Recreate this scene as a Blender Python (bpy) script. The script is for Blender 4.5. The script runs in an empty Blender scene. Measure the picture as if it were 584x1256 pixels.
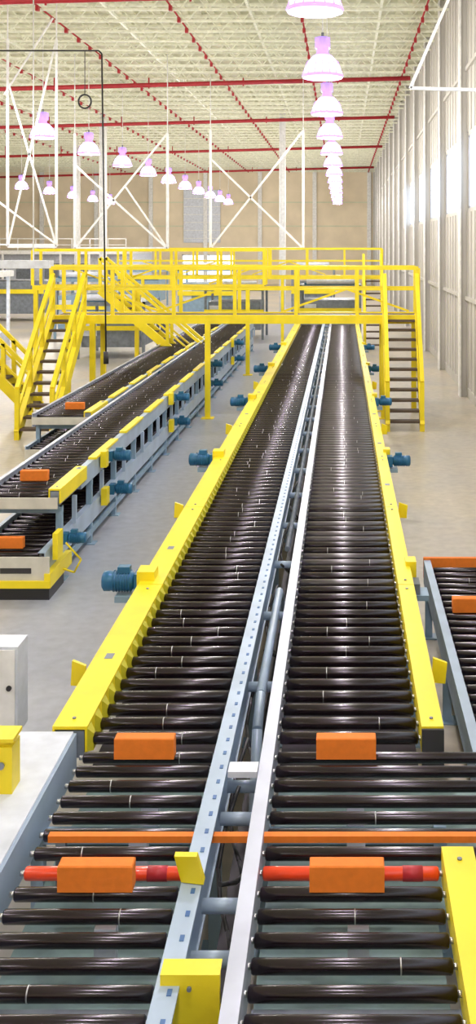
import bpy, math, random
from mathutils import Vector
random.seed(7)
S=bpy.context.scene
S.view_settings.view_transform='Standard'
try: S.view_settings.look='None'
except: pass

# ---------------- materials ----------------
def mat(name,col,rough=0.5,metal=0.0,var=0.12,scale=6.0,bump=0.0,emit=None,es=0.0,coat=0.0,spec=0.5):
    m=bpy.data.materials.new(name); m.use_nodes=True
    nt=m.node_tree; b=nt.nodes['Principled BSDF']
    tc=nt.nodes.new('ShaderNodeTexCoord')
    nz=nt.nodes.new('ShaderNodeTexNoise'); nz.inputs['Scale'].default_value=scale; nz.inputs['Detail'].default_value=6
    nt.links.new(tc.outputs['Object'],nz.inputs['Vector'])
    rp=nt.nodes.new('ShaderNodeValToRGB')
    rp.color_ramp.elements[0].position=.3; rp.color_ramp.elements[1].position=.7
    rp.color_ramp.elements[0].color=[c*(1-var) for c in col[:3]]+[1]
    rp.color_ramp.elements[1].color=[min(1,c*(1+var)) for c in col[:3]]+[1]
    nt.links.new(nz.outputs['Fac'],rp.inputs['Fac'])
    nt.links.new(rp.outputs['Color'],b.inputs['Base Color'])
    b.inputs['Roughness'].default_value=rough; b.inputs['Metallic'].default_value=metal
    b.inputs['Coat Weight'].default_value=coat
    b.inputs['Specular IOR Level'].default_value=spec
    if emit:
        b.inputs['Emission Color'].default_value=list(emit)+[1]; b.inputs['Emission Strength'].default_value=es
    if bump>0:
        bp=nt.nodes.new('ShaderNodeBump'); bp.inputs['Strength'].default_value=bump; bp.inputs['Distance'].default_value=.02
        nt.links.new(nz.outputs['Fac'],bp.inputs['Height']); nt.links.new(bp.outputs['Normal'],b.inputs['Normal'])
    return m
M={}
M['roller']=mat('roller_black',(.009,.004,.0065),.24,0.0,.5,9,coat=.05,spec=.5)
M['rollersheen']=mat('roller_sheen',(.030,.022,.028),.30,0.0,.5,5,coat=.35,spec=1.0)  # paler, glossier roller copy; lamp sheen put into its colour
M['shaft']=mat('steel_shaft',(.55,.55,.56),.3,.9)
M['yellow']=mat('safety_yellow',(.90,.72,.012),.45,0,.10,2.5)
M['ygreen']=mat('chain_guide_yellow',(.55,.50,.02),.5)
M['rail']=mat('rail_bluegrey',(.38,.48,.62),.4,.1,.12,3)
M['railr']=mat('rail_lavender_grey',(.48,.51,.62),.4,.1,.12,3)
M['white']=mat('white_paint',(.84,.84,.84),.45)
M['blue']=mat('motor_blue',(.02,.14,.28),.4,.1,.2)
M['legs']=mat('frame_bluegrey',(.26,.38,.50),.5,.1)
M['dark']=mat('rubber_and_shadow_black',(.02,.02,.022),.5)
M['brick']=mat('orange_clay',(.82,.21,.018),.75,0,.06,25,.08)
M['redroll']=mat('red_roller',(.85,.06,.01),.3,0,.1,8,coat=.4)
M['red']=mat('pipe_red',(.42,.02,.03),.45)
M['blueslot']=mat('slot_blue',(.05,.14,.34),.5)
M['tread']=mat('tread_grating',(.10,.07,.05),.7)
M['joist']=mat('joist_cream',(.84,.85,.70),.5)
M['deck']=mat('deck_cream',(.70,.70,.52),.6,0,.08,1)
M['beige']=mat('beige_wall',(.86,.74,.56),.7,0,.08,.6)
M['wallr']=mat('wall_grey_cream',(.58,.56,.53),.6,0,.08,.6)
M['cabinet']=mat('cabinet_grey',(.66,.70,.80),.4)
M['endplate']=mat('end_plate_cream',(.62,.60,.52),.5,0,.1)
M['steel']=mat('machine_grey',(.20,.23,.27),.45,.2,.25)
M['pan']=mat('drip_pan_teal',(.20,.30,.30),.5,.1,.3,4)
M['gapshadow']=mat('gap_shadow_sheet',(.035,.03,.035),.6,.1,.3,4)  # dark sheets added under rollers to paint the shadow in the gaps
M['skin']=mat('skin',(.55,.33,.24),.6)
M['shirt']=mat('shirt_navy',(.10,.11,.18),.8)
M['redshirt']=mat('shirt_maroon',(.35,.05,.05),.8)
M['helmet']=mat('helmet_white',(.9,.9,.88),.3)
M['rim']=mat('lamp_rim_glow',(.6,.35,.9),.3,emit=(.42,.14,1.0),es=1.5)  # violet halo around the lamps put into the rim's glow
M['glass']=mat('daylight_glazing',(.8,.85,.95),.3,0,.03,2,emit=(.56,.74,1.0),es=1.7)
M['label']=mat('dark_label',(.03,.03,.03),.6)

def shade_mat():
    m=bpy.data.materials.new('lamp_shade_glow'); m.use_nodes=True; nt=m.node_tree; b=nt.nodes['Principled BSDF']
    tc=nt.nodes.new('ShaderNodeTexCoord'); sp=nt.nodes.new('ShaderNodeSeparateXYZ'); nt.links.new(tc.outputs['Object'],sp.inputs[0])
    mr=nt.nodes.new('ShaderNodeMapRange'); mr.inputs['From Max'].default_value=.8; nt.links.new(sp.outputs['Z'],mr.inputs['Value'])
    r=nt.nodes.new('ShaderNodeValToRGB'); e=r.color_ramp.elements
    e[0].position=0; e[0].color=(.24,.12,.42,1); e[1].position=1; e[1].color=(.10,.05,.24,1)  # violet halo painted into the shade's glow at rim and top
    a=e.new(.14); a.color=(1,.97,1,1); a=e.new(.38); a.color=(.7,.62,.8,1); a=e.new(.58); a.color=(.17,.08,.36,1)
    nt.links.new(mr.outputs[0],r.inputs[0]); nt.links.new(r.outputs[0],b.inputs['Emission Color']); b.inputs['Emission Strength'].default_value=3.0
    b.inputs['Base Color'].default_value=(.5,.35,.75,1)
    return m
M['shade']=shade_mat()

def floor_mat():
    m=bpy.data.materials.new('concrete'); m.use_nodes=True; nt=m.node_tree; b=nt.nodes['Principled BSDF']
    tc=nt.nodes.new('ShaderNodeTexCoord')
    n1=nt.nodes.new('ShaderNodeTexNoise'); n1.inputs['Scale'].default_value=.35; n1.inputs['Detail'].default_value=8
    n2=nt.nodes.new('ShaderNodeTexNoise'); n2.inputs['Scale'].default_value=7; n2.inputs['Detail'].default_value=8
    for n in(n1,n2): nt.links.new(tc.outputs['Object'],n.inputs['Vector'])
    r=nt.nodes.new('ShaderNodeValToRGB'); r.color_ramp.elements[0].position=.36; r.color_ramp.elements[1].position=.6
    r.color_ramp.elements[0].color=(.50,.48,.45,1); r.color_ramp.elements[1].color=(.63,.56,.45,1)
    r2=nt.nodes.new('ShaderNodeValToRGB'); r2.color_ramp.elements[0].position=.3; r2.color_ramp.elements[1].position=.7
    r2.color_ramp.elements[0].color=(.80,.80,.80,1); r2.color_ramp.elements[1].color=(1,1,1,1)
    nt.links.new(n1.outputs['Fac'],r.inputs['Fac']); nt.links.new(n2.outputs['Fac'],r2.inputs['Fac'])
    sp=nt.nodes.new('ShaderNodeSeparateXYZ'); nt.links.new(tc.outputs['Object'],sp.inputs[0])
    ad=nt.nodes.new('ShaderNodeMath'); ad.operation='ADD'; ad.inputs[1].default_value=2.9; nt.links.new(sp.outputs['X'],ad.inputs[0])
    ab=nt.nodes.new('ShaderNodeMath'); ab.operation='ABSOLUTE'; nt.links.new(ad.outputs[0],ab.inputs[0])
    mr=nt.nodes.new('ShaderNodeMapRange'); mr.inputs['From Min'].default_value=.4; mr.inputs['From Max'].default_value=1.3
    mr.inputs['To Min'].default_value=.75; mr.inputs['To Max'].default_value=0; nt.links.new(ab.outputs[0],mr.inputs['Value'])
    mb_=nt.nodes.new('ShaderNodeMixRGB'); mb_.inputs[2].default_value=(.38,.43,.55,1)  # bluish shade and sheen along the left aisle, painted into the concrete
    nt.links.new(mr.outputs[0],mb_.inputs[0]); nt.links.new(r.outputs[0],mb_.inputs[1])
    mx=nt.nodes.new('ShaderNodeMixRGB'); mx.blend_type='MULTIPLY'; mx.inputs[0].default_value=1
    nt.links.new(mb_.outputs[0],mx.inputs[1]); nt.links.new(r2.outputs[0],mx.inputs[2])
    nt.links.new(mx.outputs[0],b.inputs['Base Color']); b.inputs['Roughness'].default_value=.34
    return m
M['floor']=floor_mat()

# ---------------- mesh builder ----------------
class MB:
    def __init__(s): s.v=[];s.f=[];s.m=[];s.sm=[];s.mats=[]
    def mi(s,k):
        if k not in s.mats: s.mats.append(k)
        return s.mats.index(k)
    def hexa(s,pts,k):
        o=len(s.v); s.v+= [tuple(p) for p in pts]; i=s.mi(k)
        for q in((0,3,2,1),(4,5,6,7),(0,1,5,4),(1,2,6,5),(2,3,7,6),(3,0,4,7)):
            s.f.append(tuple(o+a for a in q)); s.m.append(i); s.sm.append(False)
    def box(s,x0,x1,y0,y1,z0,z1,k):
        if x0>x1:x0,x1=x1,x0
        s.hexa([(x0,y0,z0),(x1,y0,z0),(x1,y1,z0),(x0,y1,z0),(x0,y0,z1),(x1,y0,z1),(x1,y1,z1),(x0,y1,z1)],k)
    def beam(s,a,b,w,h,k):
        a=Vector(a);b=Vector(b);d=(b-a).normalized()
        up=Vector((0,0,1)) if abs(d.z)<.97 else Vector((0,1,0))
        sd=d.cross(up).normalized()*w/2; u=sd.cross(d).normalized()*h/2
        s.hexa([a-sd-u,a+sd-u,b+sd-u,b-sd-u,a-sd+u,a+sd+u,b+sd+u,b-sd+u],k)
    def lathe(s,a,b,prof,k,n=12):
        a=Vector(a);b=Vector(b);d=(b-a).normalized()
        up=Vector((0,0,1)) if abs(d.z)<.97 else Vector((1,0,0))
        e=d.cross(up).normalized(); g=d.cross(e)
        i=s.mi(k);o=len(s.v)
        for t,r in prof:
            for j in range(n):
                q=2*math.pi*j/n; s.v.append(tuple(a+d*t+(e*math.cos(q)+g*math.sin(q))*r))
        for c in range(len(prof)-1):
            for j in range(n):
                j2=(j+1)%n
                s.f.append((o+c*n+j,o+c*n+j2,o+(c+1)*n+j2,o+(c+1)*n+j)); s.m.append(i); s.sm.append(True)
        s.f.append(tuple(o+j for j in range(n))[::-1]); s.m.append(i); s.sm.append(False)
        c=len(prof)-1
        s.f.append(tuple(o+c*n+j for j in range(n))); s.m.append(i); s.sm.append(False)
    def cyl(s,a,b,r,k,n=12,r2=None):
        L=(Vector(b)-Vector(a)).length
        s.lathe(a,b,[(0,r),(L,r if r2 is None else r2)],k,n)
    def path(s,pts,r,k,n=8):
        for a,b in zip(pts,pts[1:]): s.cyl(a,b,r,k,n)
    def build(s,name,parent=None):
        me=bpy.data.meshes.new(name); me.from_pydata(s.v,[],s.f)
        for k in s.mats: me.materials.append(M[k])
        me.polygons.foreach_set('material_index',s.m); me.polygons.foreach_set('use_smooth',s.sm); me.update()
        import bmesh
        bm=bmesh.new(); bm.from_mesh(me); bmesh.ops.recalc_face_normals(bm,faces=bm.faces); bm.to_mesh(me); bm.free()
        o=bpy.data.objects.new(name,me); S.collection.objects.link(o)
        if parent: o.parent=parent
        return o

def roller(mb,x0,x1,y,zc,r,k='roller',det=True):
    L=x1-x0
    mb.lathe((x0,y,zc),(x1,y,zc),[(0,r*.8),(.008,r),(L-.008,r),(L,r*.8)],k,14)
    mb.cyl((x0-.025,y,zc),(x0,y,zc),r*.4,'shaft',6); mb.cyl((x1,y,zc),(x1+.025,y,zc),r*.4,'shaft',6)
    if det and random.random()<.55:
        t=x0+random.choice([.3,.5,.5,.72])*L+random.uniform(-.03,.03)
        mb.cyl((t,y,zc),(t+.006,y,zc),r*1.03,'shaft',14)

def motor(mb,x,y,z,sg,sc=1.0):
    sc*=.93
    a=lambda t:(x+sg*t*sc,y,z)
    mb.box(x,x+sg*.10*sc,y-.09*sc,y+.09*sc,z-.10*sc,z+.09*sc,'blue')
    mb.lathe(a(.10),a(.42),[(0,.06*sc),(.03*sc,.095*sc),(.24*sc,.095*sc),(.25*sc,.10*sc),(.31*sc,.10*sc),(.33*sc,.07*sc)],'blue',16)
    for i in range(7):
        t=.14+i*.028; mb.cyl(a(t),a(t+.009),.108*sc,'blue',16)
    mb.box(x+sg*.15*sc,x+sg*.27*sc,y-.05*sc,y+.05*sc,z+.09*sc,z+.15*sc,'blue')
    mb.cyl((x-sg*.02,y,z),(x+sg*.02,y,z),.05*sc,'steel',10)

def tab(mb,x,y,z,sg):
    mb.beam((x-sg*.1,y,z-.07),(x,y,z-.07),.03,.02,'yellow')
    mb.hexa([(x-.055,y-.01,z-.09),(x+.045,y-.03,z-.09),(x+.05,y+.0,z-.09),(x-.05,y+.02,z-.09),
             (x-.045,y-.01,z+.09),(x+.06,y-.03,z+.06),(x+.06,y+.0,z+.06),(x-.04,y+.02,z+.09)],'yellow')

def guard(mb,x0,x1,y0,y1,zt,seg=2.8):
    y=y0
    while y<y1-.05:
        e=min(y+seg,y1)
        mb.box(x0,x1,y+.006,e-.006,zt-.02,zt,'yellow')
        mb.box(x0,x0+.015,y+.006,e-.006,zt-.17,zt-.02,'yellow'); mb.box(x1-.015,x1,y+.006,e-.006,zt-.17,zt-.02,'yellow')
        for q in(y+.12,e-.12):
            mb.cyl(((x0+x1)/2,q,zt),((x0+x1)/2,q,zt+.008),.012,'steel',8)
        if random.random()<.7: mb.box((x0+x1)/2-.03,(x0+x1)/2+.03,y+1.1,y+1.2,zt,zt+.002,'steel')
        y=e
    mb.box(x0+.02,x1-.02,y0+.01,y1-.01,zt-.2,zt-.03,'steel')

def rail(mb,x0,x1,y0,y1,zt,web='L',slots=False,k='rail'):
    mb.box(x0,x1,y0,y1,zt-.012,zt,k); mb.box(x0,x1,y0,y1,zt-.24,zt-.228,k)
    if web=='L': mb.box(x0,x0+.012,y0,y1,zt-.228,zt-.012,k)
    else: mb.box(x1-.012,x1,y0,y1,zt-.228,zt-.012,k)
    if slots:
        y=y0+.05; xc=(x0+x1)/2+.015
        while y<min(y1,22):
            mb.box(xc-.010,xc+.010,y,y+.04,zt,zt+.003,'blueslot'); y+=.17

def legs(mb,x0,x1,ys,zt,k='legs',low=.25):
    for y in ys:
        for x in(x0,x1):
            mb.box(x-.035,x+.035,y-.035,y+.035,0.012,zt,k); mb.box(x-.08,x+.08,y-.08,y+.08,0,.012,k)
        mb.box(x0,x1,y-.03,y+.03,zt-.1,zt-.03,k); mb.box(x0,x1,y-.025,y+.025,low,low+.06,k)

def frange(a,b,s):
    r=[]
    while a<b: r.append(a); a+=s
    return r

ZT=.90
def main_conv(xl,xr,side):
    mb=MB()
    for k in range(-11,8):
        y=5.28+k*.17
        if y<3.5 or abs(y-5.56)<.03: continue
        a,b=xl,xr
        if side=='R' and y>5.4: b=1.45
        roller(mb,a,b,y,ZT-.033,.033,'redroll' if k==0 else 'roller',det=k!=0)
        if k==0:
            t=xr-.18; mb.cyl((t,y,ZT-.033),(t+.1,y,ZT-.033),.036,'red',14)
    for y in frange(6.74,41,.205):
        sheen=side=='R' and random.random()<min(1,max(0,(y-8)/6))  # sheen-toned rollers get commoner further down the right lane
        roller(mb,xl,xr,y,ZT-.038,.038,'rollersheen' if sheen else 'roller')
        if side=='L' and y<24: mb.hexa([(-1.61,y-.05,.80),(-1.575,y-.03,.80),(-1.575,y+.03,.80),(-1.61,y+.05,.80),(-1.61,y-.05,.945),(-1.575,y-.02,.90),(-1.575,y+.02,.90),(-1.61,y+.05,.945)],'ygreen')
    mb.box(xl,xr,3.5,6.6,.60,.61,'pan'); mb.box(xl,xr,6.7,41,.70,.71,'gapshadow')
    for q in(5.75,6.1,4.95): mb.box(xl+.42,xl+.52,q,q+.06,.61,.80,'cabinet')
    if side=='R': mb.box(.48,1.42,5.4,6.6,.60,.61,'pan')
    if side=='L':
        guard(mb,-1.83,-1.61,6.68,41,.96)
        rail(mb,-.77,-.67,3.4,41,.95,'L',True)
        rail(mb,-1.75,-1.67,3.4,6.66,.93,'R')
        mb.box(-2.7,-1.69,5.2,6.66,.925,.94,'cabinet'); mb.box(-1.70,-1.69,5.2,6.66,.80,.925,'cabinet')
        mb.box(-1.95,-1.68,4.9,5.16,.84,.95,'yellow')
        for y in(9.9,15.5,21.2,26.8,32.4):
            motor(mb,-1.84,y,.86,-1); mb.box(-1.86,-1.70,y-.32,y-.11,.74,1.04,'yellow'); mb.box(-2.1,-1.84,y-.14,y+.14,.70,.755,'legs')
        for y in(7.75,12.5,18,23.6): tab(mb,-1.93,y,.87,-1)
        legs(mb,-1.72,-.72,[3.8,6.0]+frange(8.5,41,2.9),.72)
        mb.hexa([(-.77,5.06,.955),(-.66,5.04,.955),(-.66,5.10,.955),(-.77,5.12,.955),(-.80,5.04,1.09),(-.69,5.02,1.10),(-.69,5.06,1.10),(-.80,5.08,1.09)],'yellow')
        mb.box(-.75,-.505,4.36,4.40,.70,.985,'yellow'); mb.box(-.75,-.505,4.36,4.46,.985,.995,'yellow'); mb.cyl((-.63,4.35,.94),(-.63,4.36,.94),.010,'steel',8)
    else:
        guard(mb,.50,.64,6.68,41,.96)
        guard(mb,.50,.66,3.4,5.36,.96)
        mb.box(.50,.64,6.66,6.68,.72,.95,'label')
        rail(mb,-.487,-.41,3.4,41,.95,'R',False,'railr')
        rail(mb,1.47,1.55,5.3,6.62,.93,'L')
        for y in(9.9,15.4,21.2,26.8,32.4):
            if y>10: motor(mb,.65,y,.86,1,.85)
            else: mb.box(.64,.72,y-.1,y+.1,.72,.86,'steel')
            mb.box(.60,.70,y+.12,y+.3,.76,1.0,'yellow'); mb.box(.65,.80,y-.12,y+.12,.71,.76,'legs')
        for y in(7.8,12.5,18,23.6): tab(mb,.71,y,.87,1)
        legs(mb,-.44,.55,[3.8,6.0]+frange(8.5,41,2.9),.72)
        for y in frange(7.6,41,1.45)+[6.2,5.85,5.08,4.7]:
            mb.cyl((-.672,y,.83),(-.483,y,.83),.035,'rail',10)
        mb.box(-.66,-.49,6.1,6.22,.93,.965,'cabinet')
        mb.path([(-.57,6.8,.3),(-.57,7.1,.75),(-.57,7.4,.86),(-.57,9.6,.86),(-.57,9.9,.7),(-.57,10.1,.3)],.035,'rail',10)
        mb.path([(-.57,11,.84),(-.57,40,.84)],.03,'steel',8)
        mb.box(-.66,-.50,3.5,41,.28,.30,'gapshadow')
        for y0 in(4.6,5.2,6.3,8.2,10.4,12.5,15,18):
            pts=[(-.60+.07*math.sin(t*.9),y0+t*.22,.86-.28*math.sin(math.pi*t/7)) for t in range(8)]
            mb.path(pts,.012,'dark',6)
    mb.box(xl,xr if side=='L' else 1.4,4.55,4.6,.62,.68,'steel')
    mb.build('roller_conveyor')
main_conv(-1.58,-.79,'L'); main_conv(-.395,.48,'R')

mb=MB(); mb.box(-1.54,1.45,5.54,5.585,.872,.907,'brick')
mb.box(-1.5,-1.45,5.54,5.585,.61,.872,'steel'); mb.box(1.38,1.43,5.54,5.585,.61,.872,'steel'); mb.build('lift_bar')

mb=MB()
for y in frange(6.75,10.9,.17): roller(mb,.93,1.95,y,.70-.033,.033)
rail(mb,.84,.91,6.7,10.95,.74,'L',False,'rail'); rail(mb,1.97,2.04,6.7,10.95,.74,'R')
mb.box(.93,1.95,6.75,10.9,.52,.53,'gapshadow')
mb.box(.84,2.04,10.95,11.0,.55,.76,'brick'); legs(mb,.88,2.0,[6.9,8.9,10.8],.52)
mb.build('roller_conveyor')

def brick(x,y,z,w=.36,d=.085,h=.125):
    mb=MB(); c=.006
    mb.hexa([(x,y,z),(x+w,y,z),(x+w,y+d,z),(x,y+d,z),(x,y,z+h-c),(x+w,y,z+h-c),(x+w,y+d,z+h-c),(x,y+d,z+h-c)],'brick')
    mb.hexa([(x,y,z+h-c),(x+w,y,z+h-c),(x+w,y+d,z+h-c),(x,y+d,z+h-c),(x+c,y+c,z+h),(x+w-c,y+c,z+h),(x+w-c,y+d-c,z+h),(x+c,y+d-c,z+h)],'brick')
    mb.build('clay_brick')
brick(-1.375,6.38,ZT); brick(-.157,6.38,ZT); brick(-1.365,5.07,ZT); brick(-.158,5.07,ZT)
brick(.99,9.5,.70); 

# ---------------- two-level conveyors ----------------
def double_conv(xl,xr,yu,yl,y1,zu,zl,motors,name='double_deck_conveyor'):
    mb=MB()
    for y in frange(yu+.12,y1,.2): roller(mb,xl+.06,xr-.10,y,zu-.035,.035)
    for y in frange(yl+.12,y1,.2): roller(mb,xl+.06,xr-.10,y,zl-.035,.035,det=False)
    mb.box(xl+.06,xr-.1,yu+.1,y1,zu-.16,zu-.15,'gapshadow'); mb.box(xl+.06,xr-.1,yl+.1,y1,zl-.16,zl-.15,'gapshadow')
    rail(mb,xl,xl+.05,yu,y1,zu+.04,'L',False,'railr'); rail(mb,xl,xl+.05,yl,y1,zl+.04,'L')
    rail(mb,xr-.08,xr,yu+1.2,y1,zu+.03,'R'); rail(mb,xr-.08,xr,yl,y1,zl+.03,'R')
    guard(mb,xr-.09,xr+.05,yu,yu+1.3,zu+.07)
    y=yu+1.9
    while y<y1-2:
        mb.box(xr-.08,xr+.03,y,y+1.4,zu+.03,zu+.06,'yellow'); y+=2.0
    mb.box(xl,xr+.05,yl-.03,yl,zl-.28,zl-.02,'endplate'); mb.box(xl+.4,xl+.75,yl-.035,yl-.03,zl-.2,zl-.14,'label')
    mb.box(xl,xr+.06,yl-.06,yl-.0,zl-.36,zl-.28,'yellow'); mb.box(xl,xr+.05,yl-.02,yl+.6,0.0,max(.02,zl-.36),'dark')  # black block on the floor stands in for the shadow under the end
    mb.box(xr+.0,xr+.07,yl-.05,yl+.9,zl-.36,zl-.2,'yellow')
    mb.box(xl,xr+.02,yu-.02,yu,zu-.16,zu-.03,'endplate')
    for y in frange(yu+.3,y1,1.5):
        for x in(xl+.03,xr-.04):
            mb.box(x-.035,x+.035,y-.04,y+.04,0,zu-.2,'legs'); mb.box(x-.09,x+.09,y-.09,y+.09,0,.012,'legs')
        mb.box(xl,xr,y-.03,y+.03,zu-.28,zu-.2,'legs'); mb.box(xl,xr,y-.03,y+.03,zl-.3,zl-.22,'legs')
        mb.box(xr-.02,xr+.03,y+.5,y+.56,zl+.03,zu-.2,'rail')
    mb.box(xr-.06,xr-.01,yu+.3,y1,.12,.2,'legs')
    for y in motors:
        motor(mb,xr+.06,y,zu-.03,1,.8); motor(mb,xr+.06,y+.1,zl+.05,1,.8)
        mb.box(xr+.02,xr+.1,y-.32,y-.16,zu-.14,zu+.08,'yellow'); mb.box(xr+.02,xr+.1,y-.28,y-.1,zl-.1,zl+.13,'yellow')
    mb.box(xr+.04,xr+.10,yl+.15,yl+.38,zl-.1,zl+.2,'yellow'); motor(mb,xr+.04,yl+.6,zl+.03,1,.7)
    mb.path([(xr+.1,yl+.5,zl),(xr+.28,yl+.5,zl-.2),(xr+.2,yl+.5,zl-.35),(xr+.05,yl+.5,zl-.3)],.012,'yellow',6)
    mb.build(name)
double_conv(-4.25,-3.35,12.4,11.95,40,1.07,.50,(14.9,20.6,26.3,32))
double_conv(-5.45,-4.45,18.6,18.2,40,1.0,.50,(24.4,30.2))
brick(-4.0,13.15,1.07,.34); brick(-4.02,12.2,.50,.34); brick(-5.05,19.3,1.0,.34,.1,.12)

# ---------------- crossover bridges ----------------
def stair(mb,A,B,w,n=11,rail_h=.95,k='yellow'):
    A=Vector(A);B=Vector(B);u=Vector((B.x-A.x,B.y-A.y,0)).normalized(); s=Vector((-u.y,u.x,0))
    for sg in(-1,1):
        o=s*sg*w/2
        mb.beam(A+o,B+o,.10,.24,k)
        h=Vector((0,0,rail_h)); mb.beam(A+o+h,B+o+h,.09,.09,k); mb.beam(A+o+h*.5,B+o+h*.5,.05,.05,k)
        for i in range(4):
            p=A.lerp(B,i/3)+o; mb.beam(p,p+h,.09,.09,k)
        mb.beam(Vector((A.x,A.y,0))+o,A+o+Vector((0,0,.1)),.1,.1,k)
    for i in range(n):
        p=A.lerp(B,(i+.5)/n); mb.beam(p-s*w/2,p+s*w/2,.26,.05,'tread')
def railing(mb,a,b,h=1.08,k='yellow',sp=1.5,toe=False):
    a=Vector(a);b=Vector(b);L=(b-a).length;n=max(1,round(L/sp));H=Vector((0,0,h))
    mb.beam(a+H,b+H,.085,.085,k); mb.beam(a+H*.55,b+H*.55,.055,.055,k)
    if toe: mb.beam(a+Vector((0,0,.05)),b+Vector((0,0,.05)),.02,.10,k)
    for i in range(n+1):
        p=a.lerp(b,i/n); mb.beam(p,p+H,.08,.08,k)
def crossover(xl,xr,y0,y1,zp,posts,stairs,diag=True,bh=.2):
    mb=MB()
    for y,h in((y0,bh),(y1,.12)): mb.box(xl,xr,y-.05,y+.05,zp-h,zp,'yellow'); railing(mb,(xl,y,zp),(xr,y,zp))
    mb.box(xl,xr,y0+.05,y1-.05,zp-.06,zp-.03,'tread')
    for x in frange(xl+.5,xr,1.2): mb.box(x,x+.06,y0+.05,y1-.05,zp-.12,zp-.06,'yellow')
    if diag:
        x=xl+.8;i=0
        while x<xr-1.5:
            a,b=(zp+.02,zp+.55) if i%2 else (zp+.55,zp+.02)
            if i%3!=2: mb.beam((x,y1,a),(x+1.5,y1,b),.05,.05,'yellow')
            x+=1.5;i+=1
    for x,y in posts:
        mb.box(x-.06,x+.06,y-.06,y+.06,0.02,zp-.12,'yellow'); mb.box(x-.14,x+.14,y-.14,y+.14,0,.02,'yellow')
    for A,B,w in stairs: stair(mb,A,B,w)
    mb.build('crossover_bridge')
crossover(-6.7,1.75,24.4,25.5,2.38,[(-3.1,24.4),(.95,24.4),(.95,25.5),(1.72,25.5),(-6.6,25.5),(-5.75,24.4),(-5.75,25.5)],
  [((-6.3,21.7,.1),(-6.3,24.4,2.36),.72),((1.34,22.7,.1),(1.34,24.4,2.36),.74)])
crossover(-9.5,-2.4,32.5,33.4,2.75,[(-9.4,32.5),(-6.3,32.5),(-2.9,32.5)],[((-4.2,31.9,.1),(-7.2,31.9,2.65),.8)],bh=.14)
crossover(-9,1.6,42.5,43.6,2.75,[(-8,42.5),(-4.9,42.5),(-2.4,42.5),(.9,42.5)],[((1.2,39.8,.1),(1.2,42.5,2.65),.7)],bh=.14)
mb=MB(); stair(mb,(-7.3,25.2,.1),(-9.2,25.2,2.0),.8,9); railing(mb,(-12,24.8,2.0),(-9.2,24.8,2.0)); railing(mb,(-12,25.6,2.0),(-9.2,25.6,2.0))
mb.box(-12,-9.2,24.75,25.65,1.85,2.0,'yellow')
for x in(-12,-9.3):
    for y in(24.8,25.6): mb.box(x-.06,x+.06,y-.06,y+.06,0,1.86,'yellow')
mb.build('access_platform')

# ---------------- near-left items ----------------
mb=MB(); mb.box(-2.95,-2.42,7.9,8.15,.34,1.0,'cabinet'); mb.box(-2.93,-2.44,7.885,7.9,.36,.98,'white'); mb.cyl((-2.48,7.87,.7),(-2.48,7.885,.7),.02,'dark',10)
mb.box(-2.72,-2.64,8.0,8.08,0,.34,'legs'); mb.box(-2.8,-2.56,7.92,8.16,0,.012,'legs'); mb.build('electrical_cabinet')
mb=MB(); mb.box(-2.08,-1.84,5.9,6.05,.94,1.20,'yellow'); mb.box(-2.06,-1.86,5.92,6.03,1.20,1.23,'yellow'); mb.box(-2.1,-1.83,5.89,6.06,1.23,1.25,'yellow')
mb.cyl((-1.9,5.885,1.1),(-1.9,5.9,1.1),.02,'steel',10); mb.build('sensor_housing')

# ---------------- room ----------------
XW=3.3; XL=-36; YF=107; YB=-12; ZC=11.9
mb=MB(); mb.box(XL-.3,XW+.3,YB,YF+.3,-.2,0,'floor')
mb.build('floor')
mb=MB(); mb.box(XL-.3,XW+.3,YB,YF+.3,ZC,ZC+.2,'deck')
for x in frange(XL,XW,.45): mb.box(x,x+.16,YB,YF,ZC-.06,ZC,'deck')
mb.build('ceiling')
mb=MB()
for y in frange(24.3,YF,1.7):
    mb.box(XL,XW,y-.05,y+.05,ZC-.14,ZC-.06,'joist'); mb.box(XL,XW,y-.05,y+.05,ZC-.66,ZC-.59,'joist')
    x=XL if y>70 else -28; i=0
    while x<XW-.4:
        a,b=(ZC-.62,ZC-.1) if i%2 else (ZC-.1,ZC-.62)
        mb.beam((x,y,a),(x+.45,y,b),.035,.035,'joist'); x+=.45;i+=1
for x in(-27,-22,-17,-12,-7.3,-2.9,1.2):
    mb.box(x-.04,x+.04,20,YF,ZC-.6,ZC-.5,'joist')
mb.build('ceiling_joists')
mb=MB(); zs=ZC-.78
for y in(30,46,60,78,99):
    mb.cyl((XL+1,y,zs-.9),(XW-.35,y,zs+.1),.10,'red',10)
    for x in frange(-33,3,4.1):
        zp=zs+.1-(XW-.35-x)/38*1.0
        mb.cyl((x,y,zp-.15),(x,y,zs+.12),.035,'red',6)
for x in(-21.7,-17.6,-13.5,-9.4,-5.3,-1.3,2.6):
    mb.cyl((x,24,zs+.24),(x,YF-.5,zs+.24),.03,'red',8)
    for y in frange(25,YF-2,1.7): mb.box(x-.05,x+.05,y+.8,y+.95,zs+.08,zs+.24,'red')
mb.build('sprinkler_pipes')
mb=MB(); zb,zt2=4.95,6.85
mb.box(XW,XW+.25,YB,YF,0,zb,'wallr'); mb.box(XW,XW+.25,YB,YF,zt2,ZC,'wallr'); mb.box(XW,XW+.25,52,YF,zb,zt2,'wallr')
cols=frange(-8,YF,6.0)
for y in cols:
    if y<52: mb.box(XW,XW+.25,y-.3,y+.3,zb,zt2,'wallr')
    mb.box(XW-.20,XW,y-.10,y+.10,0,ZC-.1,'wallr'); mb.box(XW-.22,XW-.18,y-.2,y+.2,0,ZC-.1,'white')
for z in(2.6,8.6): mb.box(XW-.08,XW,YB,YF,z-.05,z+.05,'wallr')
mb.box(XW-.02,XW,YB,YF,0,.25,'wallr')
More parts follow.
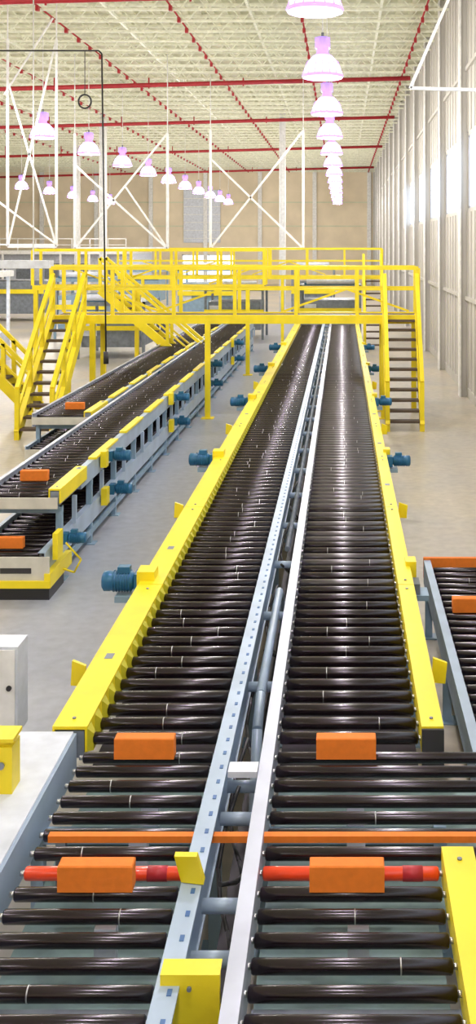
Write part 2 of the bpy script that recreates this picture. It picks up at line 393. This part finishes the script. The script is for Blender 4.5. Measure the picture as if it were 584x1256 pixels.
for y in frange(-9,YF,.75): mb.box(XW-.03,XW,y,y+.12,.25,zb-.1,'wallr'); mb.box(XW-.03,XW,y,y+.12,zt2+.1,ZC,'wallr')
mb.build('wall_right')
mb=MB()
for y in cols:
    if y>48: continue
    a,b=y+.3,y+5.7
    mb.box(XW+.03,XW+.04,a,b,zb,zt2,'glass')
    for q in(a,a+1.35,a+2.7,a+4.05,b-.06): mb.box(XW+.01,XW+.06,q,q+.06,zb,zt2,'railr')
    for z in(zb,zt2-.06): mb.box(XW+.01,XW+.06,a,b,z,z+.06,'railr')
mb.build('window_1')
mb=MB()
ox0,ox1,oz=-16.2,-10.8,3.0
mb.box(XL,ox0,YF,YF+.3,0,ZC,'beige'); mb.box(ox1,XW+.25,YF,YF+.3,0,ZC,'beige'); mb.box(ox0,ox1,YF,YF+.3,oz,ZC,'beige')
for x in frange(XL,XW,5.5): mb.box(x,x+.4,YF-.3,YF,0,ZC,'white')
for z in(3.4,5.8,8.2): mb.box(XL,XW,YF-.08,YF,z,z+.12,'deck')
mb.build('wall_far')
mb=MB()
for x in frange(ox0+.06,ox1,1.32): mb.box(x-.05,x+.05,YF+.1,YF+.2,0,oz,'white')
for z in(0,.9,1.9,oz-.1): mb.box(ox0,ox1,YF+.1,YF+.2,z,z+.1,'white')
mb.build('door_1')
mb=MB(); mb.box(-16.0,-12.3,YF-.2,YF-.1,4.2,9.5,'cabinet')
for z in frange(4.6,9.4,.8): mb.box(-16,-12.3,YF-.23,YF-.2,z,z+.06,'white')
mb.build('door_2')
mb=MB(); mb.box(XL-.3,XL,YB,YF,0,ZC,'beige'); 
for y in cols: mb.box(XL,XL+.3,y-.2,y+.2,0,ZC,'white')
mb.build('wall_left')
mb=MB(); mb.box(XL-.3,XW+.25,YB-.3,YB,0,ZC,'beige'); 
for x in frange(XL,XW,5.5): mb.box(x,x+.4,YB,YB+.3,0,ZC,'white')
mb.build('wall_back')

# ---------------- pendant lamps ----------------
def lamp_mesh():
    mb=MB(); n=24
    prof=[(0,.42),(.04,.41),(.16,.38),(.30,.31),(.42,.21),(.46,.14)]
    mb.lathe((0,0,0),(0,0,1),prof,'shade',n)
    mb.lathe((0,0,-.05),(0,0,1),[(0,.42),(.04,.445),(.07,.42)],'rim',n)
    for i in range(16):
        q=i*math.pi/8; c,s_=math.cos(q),math.sin(q)
        mb.beam((c*.425,s_*.425,.02),(c*.325,s_*.325,.30),.02,.012,'rim')
    mb.cyl((0,0,.46),(0,0,.82),.13,'shade',14); mb.box(-.16,.16,-.11,.11,.58,.80,'shade')  # neck and ballast box glow as well, imitating bloom
    mb.cyl((0,0,.80),(0,0,.92),.03,'steel',8)
    return mb
first=None
Ys=[-3+6.4*i for i in range(0,17)]
for X,ys in((-.42,Ys[:16]),(-10,Ys[:16]),(-20.4,Ys[4:16])):
    for y in ys:
        if first is None:
            o=lamp_mesh().build('pendant_high_bay_light'); first=o
        else:
            o=bpy.data.objects.new('pendant_high_bay_light',first.data); S.collection.objects.link(o)
        z=7.6; o.location=(X,y,z)
        rd=MB(); rd.cyl((0,0,.9),(0,0,ZC-z-.66),.014,'white',6); r=rd.build('hanger_rod',o)
        l=bpy.data.lights.new('bulb','POINT'); l.energy=470; l.shadow_soft_size=.2; l.color=(1,.96,.89)
        lo=bpy.data.objects.new('bulb',l); S.collection.objects.link(lo); lo.parent=o; lo.location=(0,0,-.28)

# ---------------- white overhead frames ----------------
def oframe(x0,x1,y,zb,zt,extra=(),w=.10,d=.08):
    mb=MB()
    for x in(x0,x1): mb.box(x-w/2,x+w/2,y-w/2,y+w/2,zb,zt,'white'); mb.cyl((x,y,zt),(x,y,ZC-.7),.02,'white',6)
    mb.beam((x0,y,zb),(x1,y,zb),w,w+.02,'white')
    mb.beam((x0,y,zb),(x1,y,zt),d,d,'white'); mb.beam((x1,y,zb),(x0,y,zt-1.2),d,d,'white')
    for a,b in extra: mb.beam(a,b,d*.9,d*.9,'white')
    mb.build('overhead_support_frame')
oframe(-5.6,-1.66,45,3.83,8.85)
oframe(-10.1,-6.6,40,3.85,8.2,[((-6.6,40,3.85),(-8.2,40,6.2))],.09,.07)
oframe(-9.6,-8.2,30.4,3.95,9.9,[((-12,30.4,6.8),(-8.2,30.4,4)),((-12,30.4,4),(-8.2,30.4,4)),((-9.7,30.4,8.3),(-8.3,30.4,10.5))],.065,.05)
mb=MB(); mb.beam((-14,29.5,3.45),(-8.1,29.5,3.45),.5,.22,'cabinet'); mb.cyl((-13,29.5,3.5),(-13,29.5,ZC-.7),.03,'white',6); mb.cyl((-8.6,29.5,3.5),(-8.6,29.5,ZC-.7),.02,'white',6); mb.build('overhead_duct')
mb=MB(); mb.beam((1.28,20,6.95),(3.3,20,6.9),.06,.06,'white'); mb.beam((1.28,20,6.95),(3.25,20,11.5),.06,.06,'white'); mb.build('wall_bracket_arm')
mb=MB(); mb.path([(-9,20,7.66),(-4.6,20,7.66),(-4.54,20,7.6),(-4.46,20,1.95)],.016,'dark',8)
mb.cyl((-4.46,20,1.75),(-4.46,20,1.98),.05,'dark',8); mb.cyl((-8.9,20,7.66),(-8.9,20,ZC),.015,'dark',6)
pts=[(-4.86+.12*math.cos(t*math.pi/8),20,6.7+.13*math.sin(t*math.pi/8)) for t in range(17)]; mb.path(pts,.018,'dark',6); mb.cyl((-4.86,20,6.82),(-4.86,20,7.66),.008,'dark',6)
mb.build('pendant_control_cable')

for x,y in((-3.5,62),(-14,62),(-20,80)):
    mb=MB(); mb.box(x-.16,x+.16,y-.02,y+.02,0,ZC,'white'); mb.box(x-.18,x-.14,y-.2,y+.2,0,ZC,'white'); mb.box(x+.14,x+.18,y-.2,y+.2,0,ZC,'white'); mb.box(x-.3,x+.3,y-.3,y+.3,0,.04,'white'); mb.build('steel_column')

def machine(x0,x1,y0,y1,h,kk='steel'):
    mb=MB()
    for x in(x0,x1-.1):
        for y in(y0,y1-.1): mb.box(x,x+.1,y,y+.1,0,h,kk)
    mb.box(x0,x1,y0,y1,h-.15,h,kk); mb.box(x0+.15,x1-.15,y0+.15,y1-.15,.4,h*.72,kk)
    mb.box(x0,x1,y0-.03,y0,h*.5,h*.58,'yellow'); mb.box(x0+.2,x0+.7,y0+.1,y0+.15,h*.4,h*.65,'cabinet')
    mb.cyl((x0+.3,y0,h+.15),(x1-.3,y0,h+.15),.12,'cabinet',10); mb.box(x0+.2,x1-.2,y0,y0+.2,h,h+.1,'blue')
    mb.build('brick_handling_machine')
machine(-1.8,.8,44.5,47,2.3); machine(-5.8,-3.3,44.5,47,2.2); machine(-9.3,-6.9,37,40,2.0); machine(-12,-9.8,44,47,2.6,'legs')
machine(-8.4,-5.5,54,57,2.8,'legs'); machine(-2.7,-.4,56,59,2.8); machine(-19,-15.5,55,58,2.9); machine(-14.5,-11.5,67,70,2.4,'legs'); machine(-26,-22,62,66,3.2,'legs')
mb=MB(); mb.box(-16,-11.6,34,37,0,1.0,'cabinet'); mb.box(-16.1,-11.5,33.9,37.1,2.9,3.1,'white')
for x in frange(-16,-11.5,1.08): mb.box(x,x+.1,34,34.1,1.0,2.9,'white')
mb.box(-11.7,-11.6,36.9,37,1,2.9,'white'); mb.box(-15.9,-11.7,34.04,34.06,1.0,2.9,'glass'); mb.build('control_booth')
mb=MB()
mb.box(-33,-18,88,100,3.2,3.5,'white'); mb.box(-33,-18,90,100,0,3.2,'cabinet')
for x in frange(-32.5,-18.5,2.4): mb.box(x,x+1.5,89.95,90,1.1,2.4,'steel'); mb.box(x+1.8,x+1.95,88,88.15,0,3.2,'white')
for x in frange(-33,-17.9,1.5): mb.box(x,x+.06,88,88.06,3.5,4.5,'white')
mb.box(-33,-18,88,88.06,4.45,4.52,'white'); mb.box(-33,-18,88,88.06,3.95,4.0,'white')
mb.build('mezzanine_office')

# ---------------- workers ----------------
def worker(x,y,shirt,rot=0):
    me=bpy.data.meshes.new('body')
    J=[(0,0,.95,.13),(0,0,1.15,.13),(0,0,1.38,.14),(0,0,1.48,.06),(0,.0,1.56,.065),(0,0,1.68,.085),
       (.19,0,1.40,.06),(.26,.02,1.13,.045),(.24,-.12,.93,.035),(.235,-.17,.86,.035),
       (-.19,0,1.40,.06),(-.26,.02,1.13,.045),(-.24,-.12,.93,.035),(-.235,-.17,.86,.035),
       (.10,0,.88,.09),(.11,-.01,.50,.065),(.11,.02,.10,.045),(.12,-.12,.045,.04),
       (-.10,0,.88,.09),(-.11,-.01,.50,.065),(-.11,.02,.10,.045),(-.12,-.12,.045,.04)]
    E=[(0,1),(1,2),(2,3),(3,4),(4,5),(2,6),(6,7),(7,8),(8,9),(2,10),(10,11),(11,12),(12,13),(0,14),(14,15),(15,16),(16,17),(0,18),(18,19),(19,20),(20,21)]
    me.from_pydata([j[:3] for j in J],E,[]); o=bpy.data.objects.new('worker',me); S.collection.objects.link(o)
    me.materials.append(M[shirt])
    sk=o.modifiers.new('skin','SKIN'); sv=me.skin_vertices[0].data
    for i,j in enumerate(J): sv[i].radius=(j[3],j[3]*.85)
    sv[0].use_root=True
    ss=o.modifiers.new('sub','SUBSURF'); ss.levels=1; ss.render_levels=2
    mb=MB(); mb.lathe((0,0,1.56),(0,0,2),[(0,.05),(.04,.085),(.12,.10),(.2,.09)],'skin',14); mb.box(-.015,.015,-.125,-.09,1.64,1.67,'skin'); mb.build('face',o)
    mb=MB(); mb.lathe((0,0,1.70),(0,0,2),[(0,.15),(.015,.15),(.02,.125),(.08,.11),(.13,.06),(.14,.01)],'helmet',16); mb.build('hard_hat',o)
    for sg in(-1,1):
        mb=MB(); mb.lathe((sg*.237,-.15,.89),(sg*.235,-.19,.78),[(0,.025),(.04,.04),(.08,.035)],'skin',8)
        for f in range(4): mb.cyl((sg*.235+(f-1.5)*.018,-.175,.82),(sg*.235+(f-1.5)*.018,-.185,.76+abs(f-1.5)*.008),.009,'skin',6)
        mb.cyl((sg*.215,-.18,.85),(sg*.20,-.21,.80),.01,'skin',6); mb.build('hand',o)
    o.location=(x,y,0); o.rotation_euler=(0,0,rot)
worker(-5.95,35.5,'shirt',.4); worker(-10.6,30.9,'redshirt',-.7)

# ---------------- world, camera ----------------
w=bpy.data.worlds.new('world'); S.world=w; w.use_nodes=True
bg=w.node_tree.nodes['Background']; bg.inputs['Color'].default_value=(.72,.84,1.0,1); bg.inputs['Strength'].default_value=3.0
cam=bpy.data.cameras.new('camera'); co=bpy.data.objects.new('camera',cam); S.collection.objects.link(co)
co.location=(0,0,4); co.rotation_euler=(math.pi/2,0,0)
cam.sensor_fit='VERTICAL'; cam.sensor_height=36; cam.lens=1300/1256*36
cam.shift_x=-128/1256; cam.shift_y=-328/1256; cam.clip_end=400; cam.clip_start=.05
S.camera=co
